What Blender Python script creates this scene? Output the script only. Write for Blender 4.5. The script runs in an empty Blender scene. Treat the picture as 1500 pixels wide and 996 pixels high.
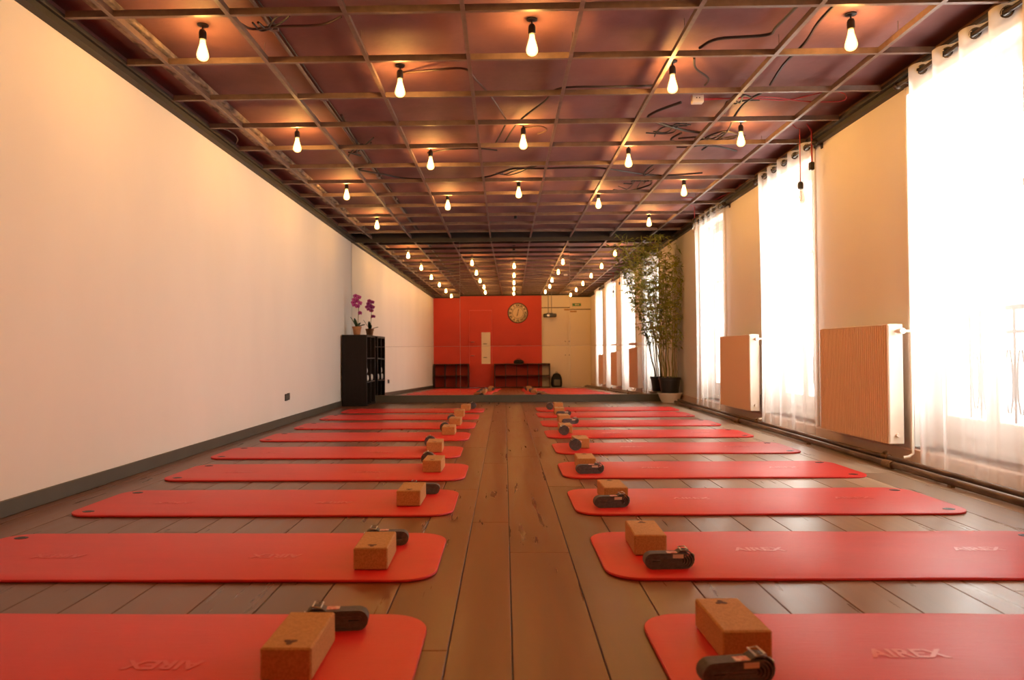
import bpy, math, random
from mathutils import Vector, Matrix, Euler

PI = math.pi
random.seed(7)
sc = bpy.context.scene
COL = sc.collection

# ------------------------------------------------------------------ dimensions (metres)
XL, XR = -2.32, 2.61          # side walls
YB, YM = -0.80, 10.75         # back wall, mirror plane
ZT = 2.44                     # top of the wall lining
ZG = 2.477                    # underside of the ceiling grid
ZS = 2.575                    # underside of the ceiling slab
MAT_T = 0.011                 # yoga mat thickness

# ------------------------------------------------------------------ materials
def new_mat(name):
    m = bpy.data.materials.new(name); m.use_nodes = True
    nt = m.node_tree
    for n in list(nt.nodes): nt.nodes.remove(n)
    out = nt.nodes.new('ShaderNodeOutputMaterial')
    return m, nt, out

def N(nt, kind, **kw):
    n = nt.nodes.new(kind)
    for k, v in kw.items():
        if k in n.inputs: n.inputs[k].default_value = v
        else: setattr(n, k, v)
    return n

def pbr(name, col, rough=0.5, metal=0.0, spec=0.5, var=0.0, vscale=(6, 6, 6), col2=None, bump=0.0, bscale=(60, 60, 60),
        detail=4.0, coat=0.0, sss=0.0):
    m, nt, out = new_mat(name)
    b = N(nt, 'ShaderNodeBsdfPrincipled')
    b.inputs['Base Color'].default_value = (*col, 1); b.inputs['Roughness'].default_value = rough
    b.inputs['Metallic'].default_value = metal; b.inputs['Specular IOR Level'].default_value = spec
    b.inputs['Coat Weight'].default_value = coat
    nt.links.new(b.outputs[0], out.inputs[0])
    tc = None
    if var > 0 or col2 or bump > 0:
        tc = N(nt, 'ShaderNodeTexCoord')
    if var > 0 or col2:
        mp = N(nt, 'ShaderNodeMapping'); mp.inputs['Scale'].default_value = vscale
        nt.links.new(tc.outputs['Object'], mp.inputs[0])
        no = N(nt, 'ShaderNodeTexNoise'); no.inputs['Scale'].default_value = 1.0; no.inputs['Detail'].default_value = detail
        nt.links.new(mp.outputs[0], no.inputs['Vector'])
        cr = N(nt, 'ShaderNodeValToRGB')
        c2 = col2 if col2 else tuple(c * (1 - var) for c in col)
        cr.color_ramp.elements[0].position = 0.36; cr.color_ramp.elements[0].color = (*c2, 1)
        cr.color_ramp.elements[1].position = 0.64; cr.color_ramp.elements[1].color = (*col, 1)
        nt.links.new(no.outputs[0], cr.inputs[0]); nt.links.new(cr.outputs[0], b.inputs['Base Color'])
    if bump > 0:
        mp2 = N(nt, 'ShaderNodeMapping'); mp2.inputs['Scale'].default_value = bscale
        nt.links.new(tc.outputs['Object'], mp2.inputs[0])
        n2 = N(nt, 'ShaderNodeTexNoise'); n2.inputs['Scale'].default_value = 1.0; n2.inputs['Detail'].default_value = 3
        nt.links.new(mp2.outputs[0], n2.inputs['Vector'])
        bp = N(nt, 'ShaderNodeBump'); bp.inputs['Strength'].default_value = bump; bp.inputs['Distance'].default_value = 0.01
        nt.links.new(n2.outputs[0], bp.inputs['Height']); nt.links.new(bp.outputs[0], b.inputs['Normal'])
    return m

def emit(name, col, s):
    m, nt, out = new_mat(name)
    e = N(nt, 'ShaderNodeEmission'); e.inputs[0].default_value = (*col, 1); e.inputs[1].default_value = s
    nt.links.new(e.outputs[0], out.inputs[0]); return m

M = {}
M['wall'] = pbr('cream_paint', (.82, .77, .72), .62, var=.05, vscale=(1.2, 1.2, .5), bump=.10, bscale=(9, 9, 5))
M['red_wall'] = pbr('red_paint', (.62, .045, .022), .6, var=.08, vscale=(2, 2, 2))
M['cream_door'] = pbr('cream_door_paint', (.80, .68, .50), .5)
M['slab'] = pbr('ceiling_plaster', (.235, .103, .100), .75, col2=(.155, .066, .066), vscale=(2.2, 1.6, 2), bump=.25, bscale=(14, 14, 14), detail=7)
M['dark_trim'] = pbr('dark_trim', (.021, .014, .010), .55, var=.3, vscale=(8, 8, 8))
M['soffit'] = pbr('brown_soffit', (.36, .17, .075), .7, var=.4, vscale=(5, 5, 5))
M['skirting'] = pbr('grey_skirting', (.085, .075, .055), .45, var=.15, vscale=(4, 4, 4))
M['white_skirting'] = pbr('pink_white_skirting', (.70, .52, .42), .5)
M['rail'] = pbr('galvanised_rail', (.20, .135, .112), .45, metal=.2, var=.2, vscale=(20, 20, 20))
M['plank'] = pbr('stained_plank', (.40, .30, .22), .8, col2=(.10, .065, .05), vscale=(22, 9, 22), detail=8)
M['cable'] = pbr('black_cable', (.035, .022, .018), .55)
M['brown_cable'] = pbr('brown_cable', (.10, .05, .035), .6)
M['red_cable'] = pbr('red_cable', (.38, .02, .025), .6)
M['conduit'] = pbr('grey_conduit', (.20, .16, .14), .5)
M['socket'] = pbr('black_bakelite', (.018, .014, .012), .35)
M['mat'] = pbr('red_foam', (.66, .017, .014), .44, var=.05, vscale=(3, 14, 3), bump=.12, bscale=(14, 260, 14))
M['print'] = pbr('pale_pink_print', (.74, .11, .09), .30)
M['faint_print'] = pbr('faint_print', (.66, .035, .027), .36)
M['eyelet'] = pbr('black_eyelet', (.012, .012, .014), .4)
M['cork'] = pbr('cork', (.54, .25, .075), .8, col2=(.43, .185, .05), vscale=(170, 170, 170), bump=.25, bscale=(260, 260, 260), detail=2)
M['stamp'] = pbr('burnt_stamp', (.12, .04, .015), .8)
M['webbing'] = pbr('grey_webbing', (.135, .112, .108), .8, var=.35, vscale=(90, 400, 90), bump=.3, bscale=(400, 400, 400))
M['steel'] = pbr('steel', (.62, .58, .54), .28, metal=1)
M['paper'] = pbr('label_paper', (.75, .48, .40), .7, col2=(.55, .12, .10), vscale=(90, 60, 90))
M['label2'] = pbr('beige_label', (.62, .47, .33), .6)
M['black_wood'] = pbr('black_brown_wood', (.010, .006, .005), .5, spec=.25, var=.3, vscale=(30, 30, 3))
M['terracotta'] = pbr('terracotta', (.50, .22, .09), .75, var=.2, vscale=(20, 20, 20))
M['soil'] = pbr('soil', (.05, .03, .02), .95, bump=.5)
M['orchid_petal'] = pbr('orchid_petal', (.46, .05, .32), .55, col2=(.62, .13, .46), vscale=(40, 40, 40))
M['orchid_lip'] = pbr('orchid_lip', (.30, .01, .12), .5)
M['orchid_leaf'] = pbr('orchid_leaf', (.025, .06, .018), .35)
M['stalk'] = pbr('green_stalk', (.12, .13, .04), .5)
M['culm'] = pbr('bamboo_culm', (.30, .24, .07), .5, col2=(.20, .20, .06), vscale=(10, 10, 5))
M['pot'] = pbr('black_plastic_pot', (.014, .013, .014), .4)
M['bowl'] = pbr('white_bowl', (.80, .72, .62), .35)
M['white_enamel'] = pbr('white_enamel', (.80, .68, .56), .35)
M['radiator'] = pbr('peach_radiator', (.80, .60, .44), .42)
M['pipe'] = pbr('worn_pipe', (.17, .105, .075), .3, metal=.6, col2=(.08, .05, .04), vscale=(8, 5, 8))
M['brass'] = pbr('old_brass', (.25, .15, .08), .4, metal=.8)
M['rod'] = pbr('dark_bronze_rod', (.04, .025, .018), .35, metal=.5)
M['sash'] = pbr('white_window_paint', (.80, .76, .70), .4)
M['iron'] = pbr('black_iron', (.03, .03, .03), .5)
M['stone'] = pbr('balcony_stone', (.62, .58, .52), .8)
M['box_white'] = pbr('white_plastic', (.72, .62, .52), .4)
M['outlet'] = pbr('dark_outlet', (.035, .022, .018), .4)
M['cube'] = pbr('dark_cube_shelf', (.045, .016, .013), .4, var=.3, vscale=(10, 10, 10))
M['bag'] = pbr('black_fabric', (.012, .011, .012), .8)
M['grey_bag'] = pbr('grey_fabric', (.16, .15, .13), .8)
M['clock_face'] = pbr('clock_cream', (.72, .52, .30), .6)
M['clock_metal'] = pbr('clock_dark', (.05, .03, .02), .5)
M['notice'] = pbr('notice_paper', (.82, .68, .50), .7)
M['ink'] = pbr('ink', (.08, .05, .04), .7)
M['green_sign'] = pbr('green_sign', (.04, .20, .09), .5)
M['projector'] = pbr('projector_black', (.02, .02, .02), .35)
M['wood_plaque'] = pbr('wooden_plaque', (.42, .22, .08), .6)
M['towel'] = pbr('white_towel', (.70, .66, .62), .9)
M['seam'] = pbr('mirror_edge', (.35, .30, .25), .3)
M['subfloor'] = pbr('floor_gap', (.02, .010, .006), .9)

# mirror
m, nt, out = new_mat('mirror_glass')
b = N(nt, 'ShaderNodeBsdfPrincipled'); b.inputs['Base Color'].default_value = (.90, .88, .85, 1)
b.inputs['Metallic'].default_value = 1; b.inputs['Roughness'].default_value = 0.0
nt.links.new(b.outputs[0], out.inputs[0]); M['mirror'] = m
# thin window glass
def thin_glass(name, tint, gl=.07):
    m, nt, out = new_mat(name)
    t = N(nt, 'ShaderNodeBsdfTransparent'); t.inputs[0].default_value = (*tint, 1)
    g = N(nt, 'ShaderNodeBsdfGlossy'); g.inputs['Roughness'].default_value = .02
    mx = N(nt, 'ShaderNodeMixShader'); mx.inputs[0].default_value = gl
    nt.links.new(t.outputs[0], mx.inputs[1]); nt.links.new(g.outputs[0], mx.inputs[2]); nt.links.new(mx.outputs[0], out.inputs[0])
    return m
M['pane'] = thin_glass('window_glass', (.96, .98, .97), .06)
M['clear_bulb'] = thin_glass('clear_bulb_glass', (.93, .88, .80), .14)
# glowing bulb glass: clear glass with amber glow, and the bright filament core
m, nt, out = new_mat('glowing_bulb_glass')
t = N(nt, 'ShaderNodeBsdfTransparent'); t.inputs[0].default_value = (1, .93, .75, 1)
e = N(nt, 'ShaderNodeEmission'); e.inputs[0].default_value = (1, .60, .16, 1); e.inputs[1].default_value = 4.0
ad = N(nt, 'ShaderNodeMixShader'); ad.inputs[0].default_value = .35
nt.links.new(t.outputs[0], ad.inputs[1]); nt.links.new(e.outputs[0], ad.inputs[2]); nt.links.new(ad.outputs[0], out.inputs[0])
M['bulb'] = m
BULB_S = 175.0
M['filament'] = emit('filament_glow', (1.0, .53, .155), BULB_S)
M['filament_off'] = pbr('filament_wire', (.35, .20, .08), .4, metal=.8)
# sheer curtain
def voile(name, dens):
    m, nt, out = new_mat(name)
    tr = N(nt, 'ShaderNodeBsdfTransparent'); tr.inputs[0].default_value = (1, 1, 1, 1)
    tl = N(nt, 'ShaderNodeBsdfTranslucent'); tl.inputs[0].default_value = (.95, .93, .92, 1)
    df = N(nt, 'ShaderNodeBsdfDiffuse'); df.inputs[0].default_value = (.92, .89, .88, 1)
    m1 = N(nt, 'ShaderNodeMixShader'); m1.inputs[0].default_value = .78
    m2 = N(nt, 'ShaderNodeMixShader'); m2.inputs[0].default_value = dens
    nt.links.new(tl.outputs[0], m1.inputs[1]); nt.links.new(df.outputs[0], m1.inputs[2])
    nt.links.new(tr.outputs[0], m2.inputs[1]); nt.links.new(m1.outputs[0], m2.inputs[2]); nt.links.new(m2.outputs[0], out.inputs[0])
    return m
VO = [voile('thick_white_voile', .94), voile('white_voile', .57), voile('white_voile', .48), voile('fine_white_voile', .26)]  # density set per window to balance daylight; first thickened to dim the near wall
# leaf (slightly translucent)
m, nt, out = new_mat('bamboo_leaf')
ge = N(nt, 'ShaderNodeNewGeometry')
cr = N(nt, 'ShaderNodeValToRGB')
cr.color_ramp.elements[0].color = (.13, .17, .018, 1); cr.color_ramp.elements[1].color = (.44, .42, .06, 1)
nt.links.new(ge.outputs['Random Per Island'], cr.inputs[0])
d1 = N(nt, 'ShaderNodeBsdfPrincipled'); d1.inputs['Roughness'].default_value = .5
tl = N(nt, 'ShaderNodeBsdfTranslucent')
nt.links.new(cr.outputs[0], d1.inputs['Base Color']); nt.links.new(cr.outputs[0], tl.inputs[0])
mx = N(nt, 'ShaderNodeMixShader'); mx.inputs[0].default_value = .35
nt.links.new(d1.outputs[0], mx.inputs[1]); nt.links.new(tl.outputs[0], mx.inputs[2]); nt.links.new(mx.outputs[0], out.inputs[0])
M['leaf'] = m
# orchid petals let light through
m = M['orchid_petal']; nt = m.node_tree
pb = [n for n in nt.nodes if n.type == 'BSDF_PRINCIPLED'][0]; ou = [n for n in nt.nodes if n.type == 'OUTPUT_MATERIAL'][0]
tl = N(nt, 'ShaderNodeBsdfTranslucent'); tl.inputs[0].default_value = (.70, .16, .52, 1)
mx = N(nt, 'ShaderNodeMixShader'); mx.inputs[0].default_value = .5
nt.links.new(pb.outputs[0], mx.inputs[1]); nt.links.new(tl.outputs[0], mx.inputs[2]); nt.links.new(mx.outputs[0], ou.inputs[0])
# floor boards
m, nt, out = new_mat('oak_floorboards')
b = N(nt, 'ShaderNodeBsdfPrincipled'); tc = N(nt, 'ShaderNodeTexCoord'); ge = N(nt, 'ShaderNodeNewGeometry')
off = N(nt, 'ShaderNodeVectorMath', operation='SCALE'); off.inputs[0].default_value = (17.3, 41.7, 5.1)
nt.links.new(ge.outputs['Random Per Island'], off.inputs['Scale'])
add = N(nt, 'ShaderNodeVectorMath', operation='ADD')
nt.links.new(tc.outputs['Object'], add.inputs[0]); nt.links.new(off.outputs[0], add.inputs[1])
mp = N(nt, 'ShaderNodeMapping'); mp.inputs['Scale'].default_value = (22, 1.6, 10); nt.links.new(add.outputs[0], mp.inputs[0])
n1 = N(nt, 'ShaderNodeTexNoise'); n1.inputs['Scale'].default_value = 1; n1.inputs['Detail'].default_value = 6; n1.inputs['Distortion'].default_value = .6
nt.links.new(mp.outputs[0], n1.inputs['Vector'])
cr = N(nt, 'ShaderNodeValToRGB')
cr.color_ramp.elements[0].position = .12; cr.color_ramp.elements[0].color = (.66, .62, .58, 1)
cr.color_ramp.elements[1].position = .80; cr.color_ramp.elements[1].color = (1.1, 1.1, 1.1, 1)
nt.links.new(n1.outputs[0], cr.inputs[0])
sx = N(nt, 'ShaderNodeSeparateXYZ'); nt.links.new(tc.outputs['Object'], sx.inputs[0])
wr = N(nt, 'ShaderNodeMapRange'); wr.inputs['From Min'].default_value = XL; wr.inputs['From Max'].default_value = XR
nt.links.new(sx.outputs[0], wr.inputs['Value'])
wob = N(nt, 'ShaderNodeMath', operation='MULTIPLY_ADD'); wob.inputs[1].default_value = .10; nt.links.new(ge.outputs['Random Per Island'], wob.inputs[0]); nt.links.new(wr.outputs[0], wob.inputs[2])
board_tone = N(nt, 'ShaderNodeValToRGB')                       # tone across the room: brown left, orange aisle, pale tan by the windows
el = board_tone.color_ramp.elements
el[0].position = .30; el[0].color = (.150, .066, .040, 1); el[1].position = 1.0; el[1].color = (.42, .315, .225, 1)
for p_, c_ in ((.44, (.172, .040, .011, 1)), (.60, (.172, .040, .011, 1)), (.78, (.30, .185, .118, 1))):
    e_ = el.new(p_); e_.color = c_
nt.links.new(wob.outputs[0], board_tone.inputs[0])
hs = N(nt, 'ShaderNodeHueSaturation')
mr = N(nt, 'ShaderNodeMapRange'); mr.inputs['To Min'].default_value = .80; mr.inputs['To Max'].default_value = 1.18
nt.links.new(ge.outputs['Random Per Island'], mr.inputs['Value']); nt.links.new(mr.outputs[0], hs.inputs['Value'])
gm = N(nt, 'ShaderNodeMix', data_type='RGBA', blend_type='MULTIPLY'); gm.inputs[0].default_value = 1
nt.links.new(board_tone.outputs[0], gm.inputs[6]); nt.links.new(cr.outputs[0], gm.inputs[7]); nt.links.new(gm.outputs[2], hs.inputs['Color'])
n2 = N(nt, 'ShaderNodeTexNoise'); n2.inputs['Scale'].default_value = 7; n2.inputs['Detail'].default_value = 0
nt.links.new(add.outputs[0], n2.inputs['Vector'])
kn = N(nt, 'ShaderNodeValToRGB'); kn.color_ramp.elements[0].position = .10; kn.color_ramp.elements[0].color = (.8, .8, .8, 1)
kn.color_ramp.elements[1].position = .15; kn.color_ramp.elements[1].color = (1, 1, 1, 1)
nt.links.new(n2.outputs[0], kn.inputs[0])
mu = N(nt, 'ShaderNodeMix', data_type='RGBA', blend_type='MULTIPLY'); mu.inputs[0].default_value = 1
nt.links.new(hs.outputs[0], mu.inputs[6]); nt.links.new(kn.outputs[0], mu.inputs[7]); nt.links.new(mu.outputs[2], b.inputs['Base Color'])
rr = N(nt, 'ShaderNodeMapRange'); rr.inputs['To Min'].default_value = .22; rr.inputs['To Max'].default_value = .38
nt.links.new(n1.outputs[0], rr.inputs['Value']); nt.links.new(rr.outputs[0], b.inputs['Roughness'])
bp = N(nt, 'ShaderNodeBump'); bp.inputs['Strength'].default_value = .5; bp.inputs['Distance'].default_value = .0006
nt.links.new(n1.outputs[0], bp.inputs['Height']); nt.links.new(bp.outputs[0], b.inputs['Normal'])
b.inputs['Specular IOR Level'].default_value = .36
nt.links.new(b.outputs[0], out.inputs[0]); M['boards'] = m

# ------------------------------------------------------------------ mesh helper
class MB:
    def __init__(self): self.v = []; self.f = []; self.mi = []
    def add(self, vs, fs, mi=0, mat=None):
        b = len(self.v)
        for p in vs:
            p = Vector(p)
            if mat is not None: p = mat @ p
            self.v.append(p)
        for f in fs: self.f.append(tuple(b + i for i in f)); self.mi.append(mi)
    def box(self, lo, hi, mi=0, bev=0.0, mat=None):
        x0, y0, z0 = lo; x1, y1, z1 = hi
        if bev <= 0:
            vs = [(x0,y0,z0),(x1,y0,z0),(x1,y1,z0),(x0,y1,z0),(x0,y0,z1),(x1,y0,z1),(x1,y1,z1),(x0,y1,z1)]
            self.add(vs, [(0,3,2,1),(4,5,6,7),(0,1,5,4),(1,2,6,5),(2,3,7,6),(3,0,4,7)], mi, mat); return
        b = min(bev, (x1-x0)/2.01, (y1-y0)/2.01, (z1-z0)/2.01)
        vs = []; idx = {}
        for sx in (0, 1):
            for sy in (0, 1):
                for sz in (0, 1):
                    c = ((x0, x1)[sx], (y0, y1)[sy], (z0, z1)[sz]); d = (b*(1-2*sx), b*(1-2*sy), b*(1-2*sz))
                    for ax in range(3):   # vertex lying on the face with normal axis ax
                        p = [c[i] + (0 if i == ax else d[i]) for i in range(3)]
                        idx[(sx, sy, sz, ax)] = len(vs); vs.append(p)
        fs = []
        def key(ax, s, a, bb):
            k = [0, 0, 0]; k[ax] = s; o = [i for i in range(3) if i != ax]; k[o[0]] = a; k[o[1]] = bb; return tuple(k)
        for ax in range(3):
            for s in (0, 1):
                q = [idx[(*key(ax, s, a, bb), ax)] for a, bb in ((0,0),(1,0),(1,1),(0,1))]
                fs.append(q)
        for ax in range(3):               # edges running along ax
            o = [i for i in range(3) if i != ax]
            for a in (0, 1):
                for bb in (0, 1):
                    k0 = [0,0,0]; k1 = [0,0,0]; k1[ax] = 1
                    for k in (k0, k1): k[o[0]] = a; k[o[1]] = bb
                    fs.append([idx[(*k0, o[0])], idx[(*k1, o[0])], idx[(*k1, o[1])], idx[(*k0, o[1])]])
        for sx in (0, 1):
            for sy in (0, 1):
                for sz in (0, 1): fs.append([idx[(sx,sy,sz,0)], idx[(sx,sy,sz,1)], idx[(sx,sy,sz,2)]])
        self.add(vs, fs, mi, mat)
    def lathe(self, prof, n=20, mi=0, mat=None, cap=True):
        vs = []; fs = []
        for r, z in prof:
            for k in range(n): a = 2*PI*k/n; vs.append((r*math.cos(a), r*math.sin(a), z))
        for i in range(len(prof)-1):
            for k in range(n):
                a = i*n+k; b = i*n+(k+1) % n; fs.append((a, b, b+n, a+n))
        if cap:
            fs.append(tuple(reversed(range(n)))); fs.append(tuple(range((len(prof)-1)*n, len(prof)*n)))
        self.add(vs, fs, mi, mat)
    def tube(self, pts, r, n=8, mi=0, cap=True, closed=False):
        pts = [Vector(p) for p in pts]; rs = r if isinstance(r, (list, tuple)) else [r]*len(pts)
        vs = []; fs = []; up = Vector((0, 0, 1)); L = len(pts)
        prev = None
        for i, p in enumerate(pts):
            if closed: t = (pts[(i+1) % L]-pts[i-1])
            else: t = (pts[min(i+1, L-1)]-pts[max(i-1, 0)])
            t.normalize()
            if prev is None:
                a = t.cross(up)
                if a.length < .05: a = t.cross(Vector((1, 0, 0)))
                a.normalize()
            else:
                a = prev - t*prev.dot(t)
                if a.length < 1e-5: a = t.orthogonal()
                a.normalize()
            prev = a; c = t.cross(a)
            for k in range(n): an = 2*PI*k/n; vs.append(p + (a*math.cos(an)+c*math.sin(an))*rs[i])
        m_ = L if closed else L-1
        for i in range(m_):
            j = (i+1) % L
            for k in range(n): fs.append((i*n+k, i*n+(k+1) % n, j*n+(k+1) % n, j*n+k))
        if cap and not closed: fs.append(tuple(reversed(range(n)))); fs.append(tuple(range((L-1)*n, L*n)))
        self.add(vs, fs, mi)
    def prism(self, poly, z0, z1, mi=0, mat=None):
        n = len(poly)
        vs = [(x, y, z0) for x, y in poly] + [(x, y, z1) for x, y in poly]
        fs = [tuple(reversed(range(n))), tuple(range(n, 2*n))] + [(i, (i+1) % n, n+(i+1) % n, n+i) for i in range(n)]
        self.add(vs, fs, mi, mat)
    def build(self, name, mats, parent=None, smooth=False, loc=None):
        me = bpy.data.meshes.new(name)
        me.from_pydata([tuple(v) for v in self.v], [], self.f)
        mats = mats if isinstance(mats, (list, tuple)) else [mats]
        for m in mats: me.materials.append(m)
        for p, k in zip(me.polygons, self.mi): p.material_index = k
        me.update()
        import bmesh
        bm = bmesh.new(); bm.from_mesh(me); bmesh.ops.recalc_face_normals(bm, faces=bm.faces)
        if smooth:
            for f in bm.faces: f.smooth = True
            for e in bm.edges:
                if len(e.link_faces) == 2 and e.calc_face_angle(0) > .7: e.smooth = False
        bm.to_mesh(me); bm.free()
        o = bpy.data.objects.new(name, me); COL.objects.link(o)
        if parent: o.parent = parent
        if loc: o.location = loc
        return o

def tag(o, label=None, cat=None, group=None, kind=None):
    if label: o['label'] = label
    if cat: o['category'] = cat
    if group: o['group'] = group
    if kind: o['kind'] = kind
    return o

def thing(name, label, cat, loc=(0, 0, 0), rz=0.0, group=None):
    o = bpy.data.objects.new(name, None); COL.objects.link(o); o.empty_display_size = .1
    o.location = loc; o.rotation_euler = (0, 0, rz)
    return tag(o, label, cat, group)

CH = {}
def kids(o): return [c for c in bpy.data.objects if c.parent == o]
def dup(root, loc, rz=0.0, label=None, group=None):
    r = root.copy(); COL.objects.link(r); r.location = loc; r.rotation_euler = (0, 0, rz)
    if label: r['label'] = label
    if group: r['group'] = group
    for ch in kids(root):
        c = ch.copy(); COL.objects.link(c); c.parent = r
        for g in kids(ch):
            d = g.copy(); COL.objects.link(d); d.parent = c
    return r

def struct(o):
    o['kind'] = 'structure'; return o

def text_mesh(s, size, depth=.0004, bold=0.0):
    cu = bpy.data.curves.new('txt', 'FONT'); cu.body = s; cu.size = size; cu.extrude = depth; cu.offset = bold
    cu.align_x = 'CENTER'; cu.align_y = 'CENTER'; cu.resolution_u = 3
    o = bpy.data.objects.new('txt', cu); COL.objects.link(o)
    dg = bpy.context.evaluated_depsgraph_get()
    me = bpy.data.meshes.new_from_object(o.evaluated_get(dg))
    bpy.data.objects.remove(o); bpy.data.curves.remove(cu)
    return me

def mesh_obj(name, me, mat, parent=None, mtx=None):
    me.materials.clear(); me.materials.append(mat)
    o = bpy.data.objects.new(name, me); COL.objects.link(o)
    if parent: o.parent = parent
    if mtx is not None: o.matrix_local = mtx
    return o

def T(x, y, z): return Matrix.Translation((x, y, z))
def R(a, ax): return Matrix.Rotation(a, 4, ax)

# ------------------------------------------------------------------ room shell
# floor: individual boards with open joints
xs = [-1.295,-1.137,-.917,-.727,-.556,-.341,-.147,.014,.236,.431,.60,.807,1.014,1.181,1.402]
rf = random.Random(3)
while xs[0] > XL: xs.insert(0, xs[0]-rf.uniform(.16, .22))
while xs[-1] < XR+.1: xs.append(xs[-1]+rf.uniform(.16, .22))
fl = MB()
for i in range(len(xs)-1):
    y = YB - rf.uniform(0, 1.2)
    while y < YM+.1:
        y2 = y + rf.uniform(1.6, 3.2)
        if y2 > YB:
            fl.box((max(xs[i]+.0016, XL-.02), max(y, YB)+.001, -.02), (min(xs[i+1]-.0016, XR+.02), min(y2, YM+.15)-.001, 0), 0, bev=.0012)
        y = y2
fl.box((XL-.4, YB-.4, -.05), (XR+.4, YM+.4, -.012), 1)
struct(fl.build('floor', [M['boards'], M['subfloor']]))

w = MB(); w.box((XL-.15, YB-.15, 0), (XL, YM+.2, ZT)); struct(w.build('wall_left', M['wall']))
w = MB(); w.box((XL-.15, YB-.15, ZT), (XL, YM+.2, ZS+.02)); struct(w.build('trim_1', M['slab']))
w = MB(); w.box((XL, YB, ZT-.005), (XL+.055, YM, ZT+.03)); w.box((XL+.055, YB, ZT+.03), (XL+.075, YM, ZT+.055))
struct(w.build('trim_2', M['dark_trim']))
w = MB(); w.box((XL-.4, YB-.4, ZS), (XR+.5, YM+.4, ZS+.15)); struct(w.build('ceiling', M['slab']))
w = MB(); w.box((XL, YM+.05, 0), (XR+.3, YM+.2, ZS)); struct(w.build('wall_far', M['wall']))
w = MB(); w.box((XL-.15, YB-.15, 0), (1.03, YB, ZS)); struct(w.build('wall_back', M['red_wall']))
w = MB(); w.box((1.03, YB-.15, 0), (XR+.3, YB, ZS)); struct(w.build('wall_back_cream', M['cream_door']))
w = MB(); w.box((XL, YB, ZT), (XR, YB+.06, ZS)); struct(w.build('trim_3', M['dark_trim']))

# right wall with four window openings
WIN = [(1.40, 2.15), (3.58, 4.60), (6.02, 7.15), (8.44, 9.45)]  # first opening narrowed to let less daylight onto the near left wall
WZ0, WZ1 = .13, 2.38
w = MB(); XO = XR+.30
edges = [YB-.15] + [e for p in WIN for e in p] + [YM+.2]
for i in range(0, len(edges), 2): w.box((XR, edges[i], 0), (XO, edges[i+1], ZT))
for a, b_ in WIN:
    w.box((XR, a, 0), (XO, b_, WZ0)); w.box((XR, a, WZ1), (XO, b_, ZT))
struct(w.build('wall_right', M['wall']))
w = MB(); w.box((XR, YB-.15, ZT), (XO, YM+.2, ZS+.02)); struct(w.build('trim_4', M['soffit']))
w = MB(); w.box((XR-.05, YB, ZT), (XR, YM, ZT+.035)); w.box((XR-.085, YB, ZT+.035), (XR-.05, YM, ZT+.06))
struct(w.build('trim_5', M['dark_trim']))

# skirting boards
w = MB(); w.box((XL, YB, 0), (XL+.014, YM, .078), bev=.003); struct(w.build('baseboard_left', M['skirting']))
w = MB(); w.box((XL+.02, YM-.035, 0), (XR-.02, YM+.05, .105), bev=.003); struct(w.build('baseboard_far', M['skirting']))
w = MB()
for i in range(0, len(edges), 2):
    w.box((XR-.018, max(edges[i], YB), 0), (XR, min(edges[i+1], YM-.04), .115), bev=.004)
    w.box((XR-.024, max(edges[i], YB), .098), (XR, min(edges[i+1], YM-.04), .112), bev=.004)
for a, b_ in WIN: w.box((XR-.018, a, 0), (XR, b_, .115), bev=.004)
struct(w.build('baseboard_right', M['white_skirting']))
# header above mirror
w = MB(); w.box((XL, YM-.02, ZT-.01), (XR, YM+.05, ZS)); struct(w.build('trim_6', M['dark_trim']))

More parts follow.
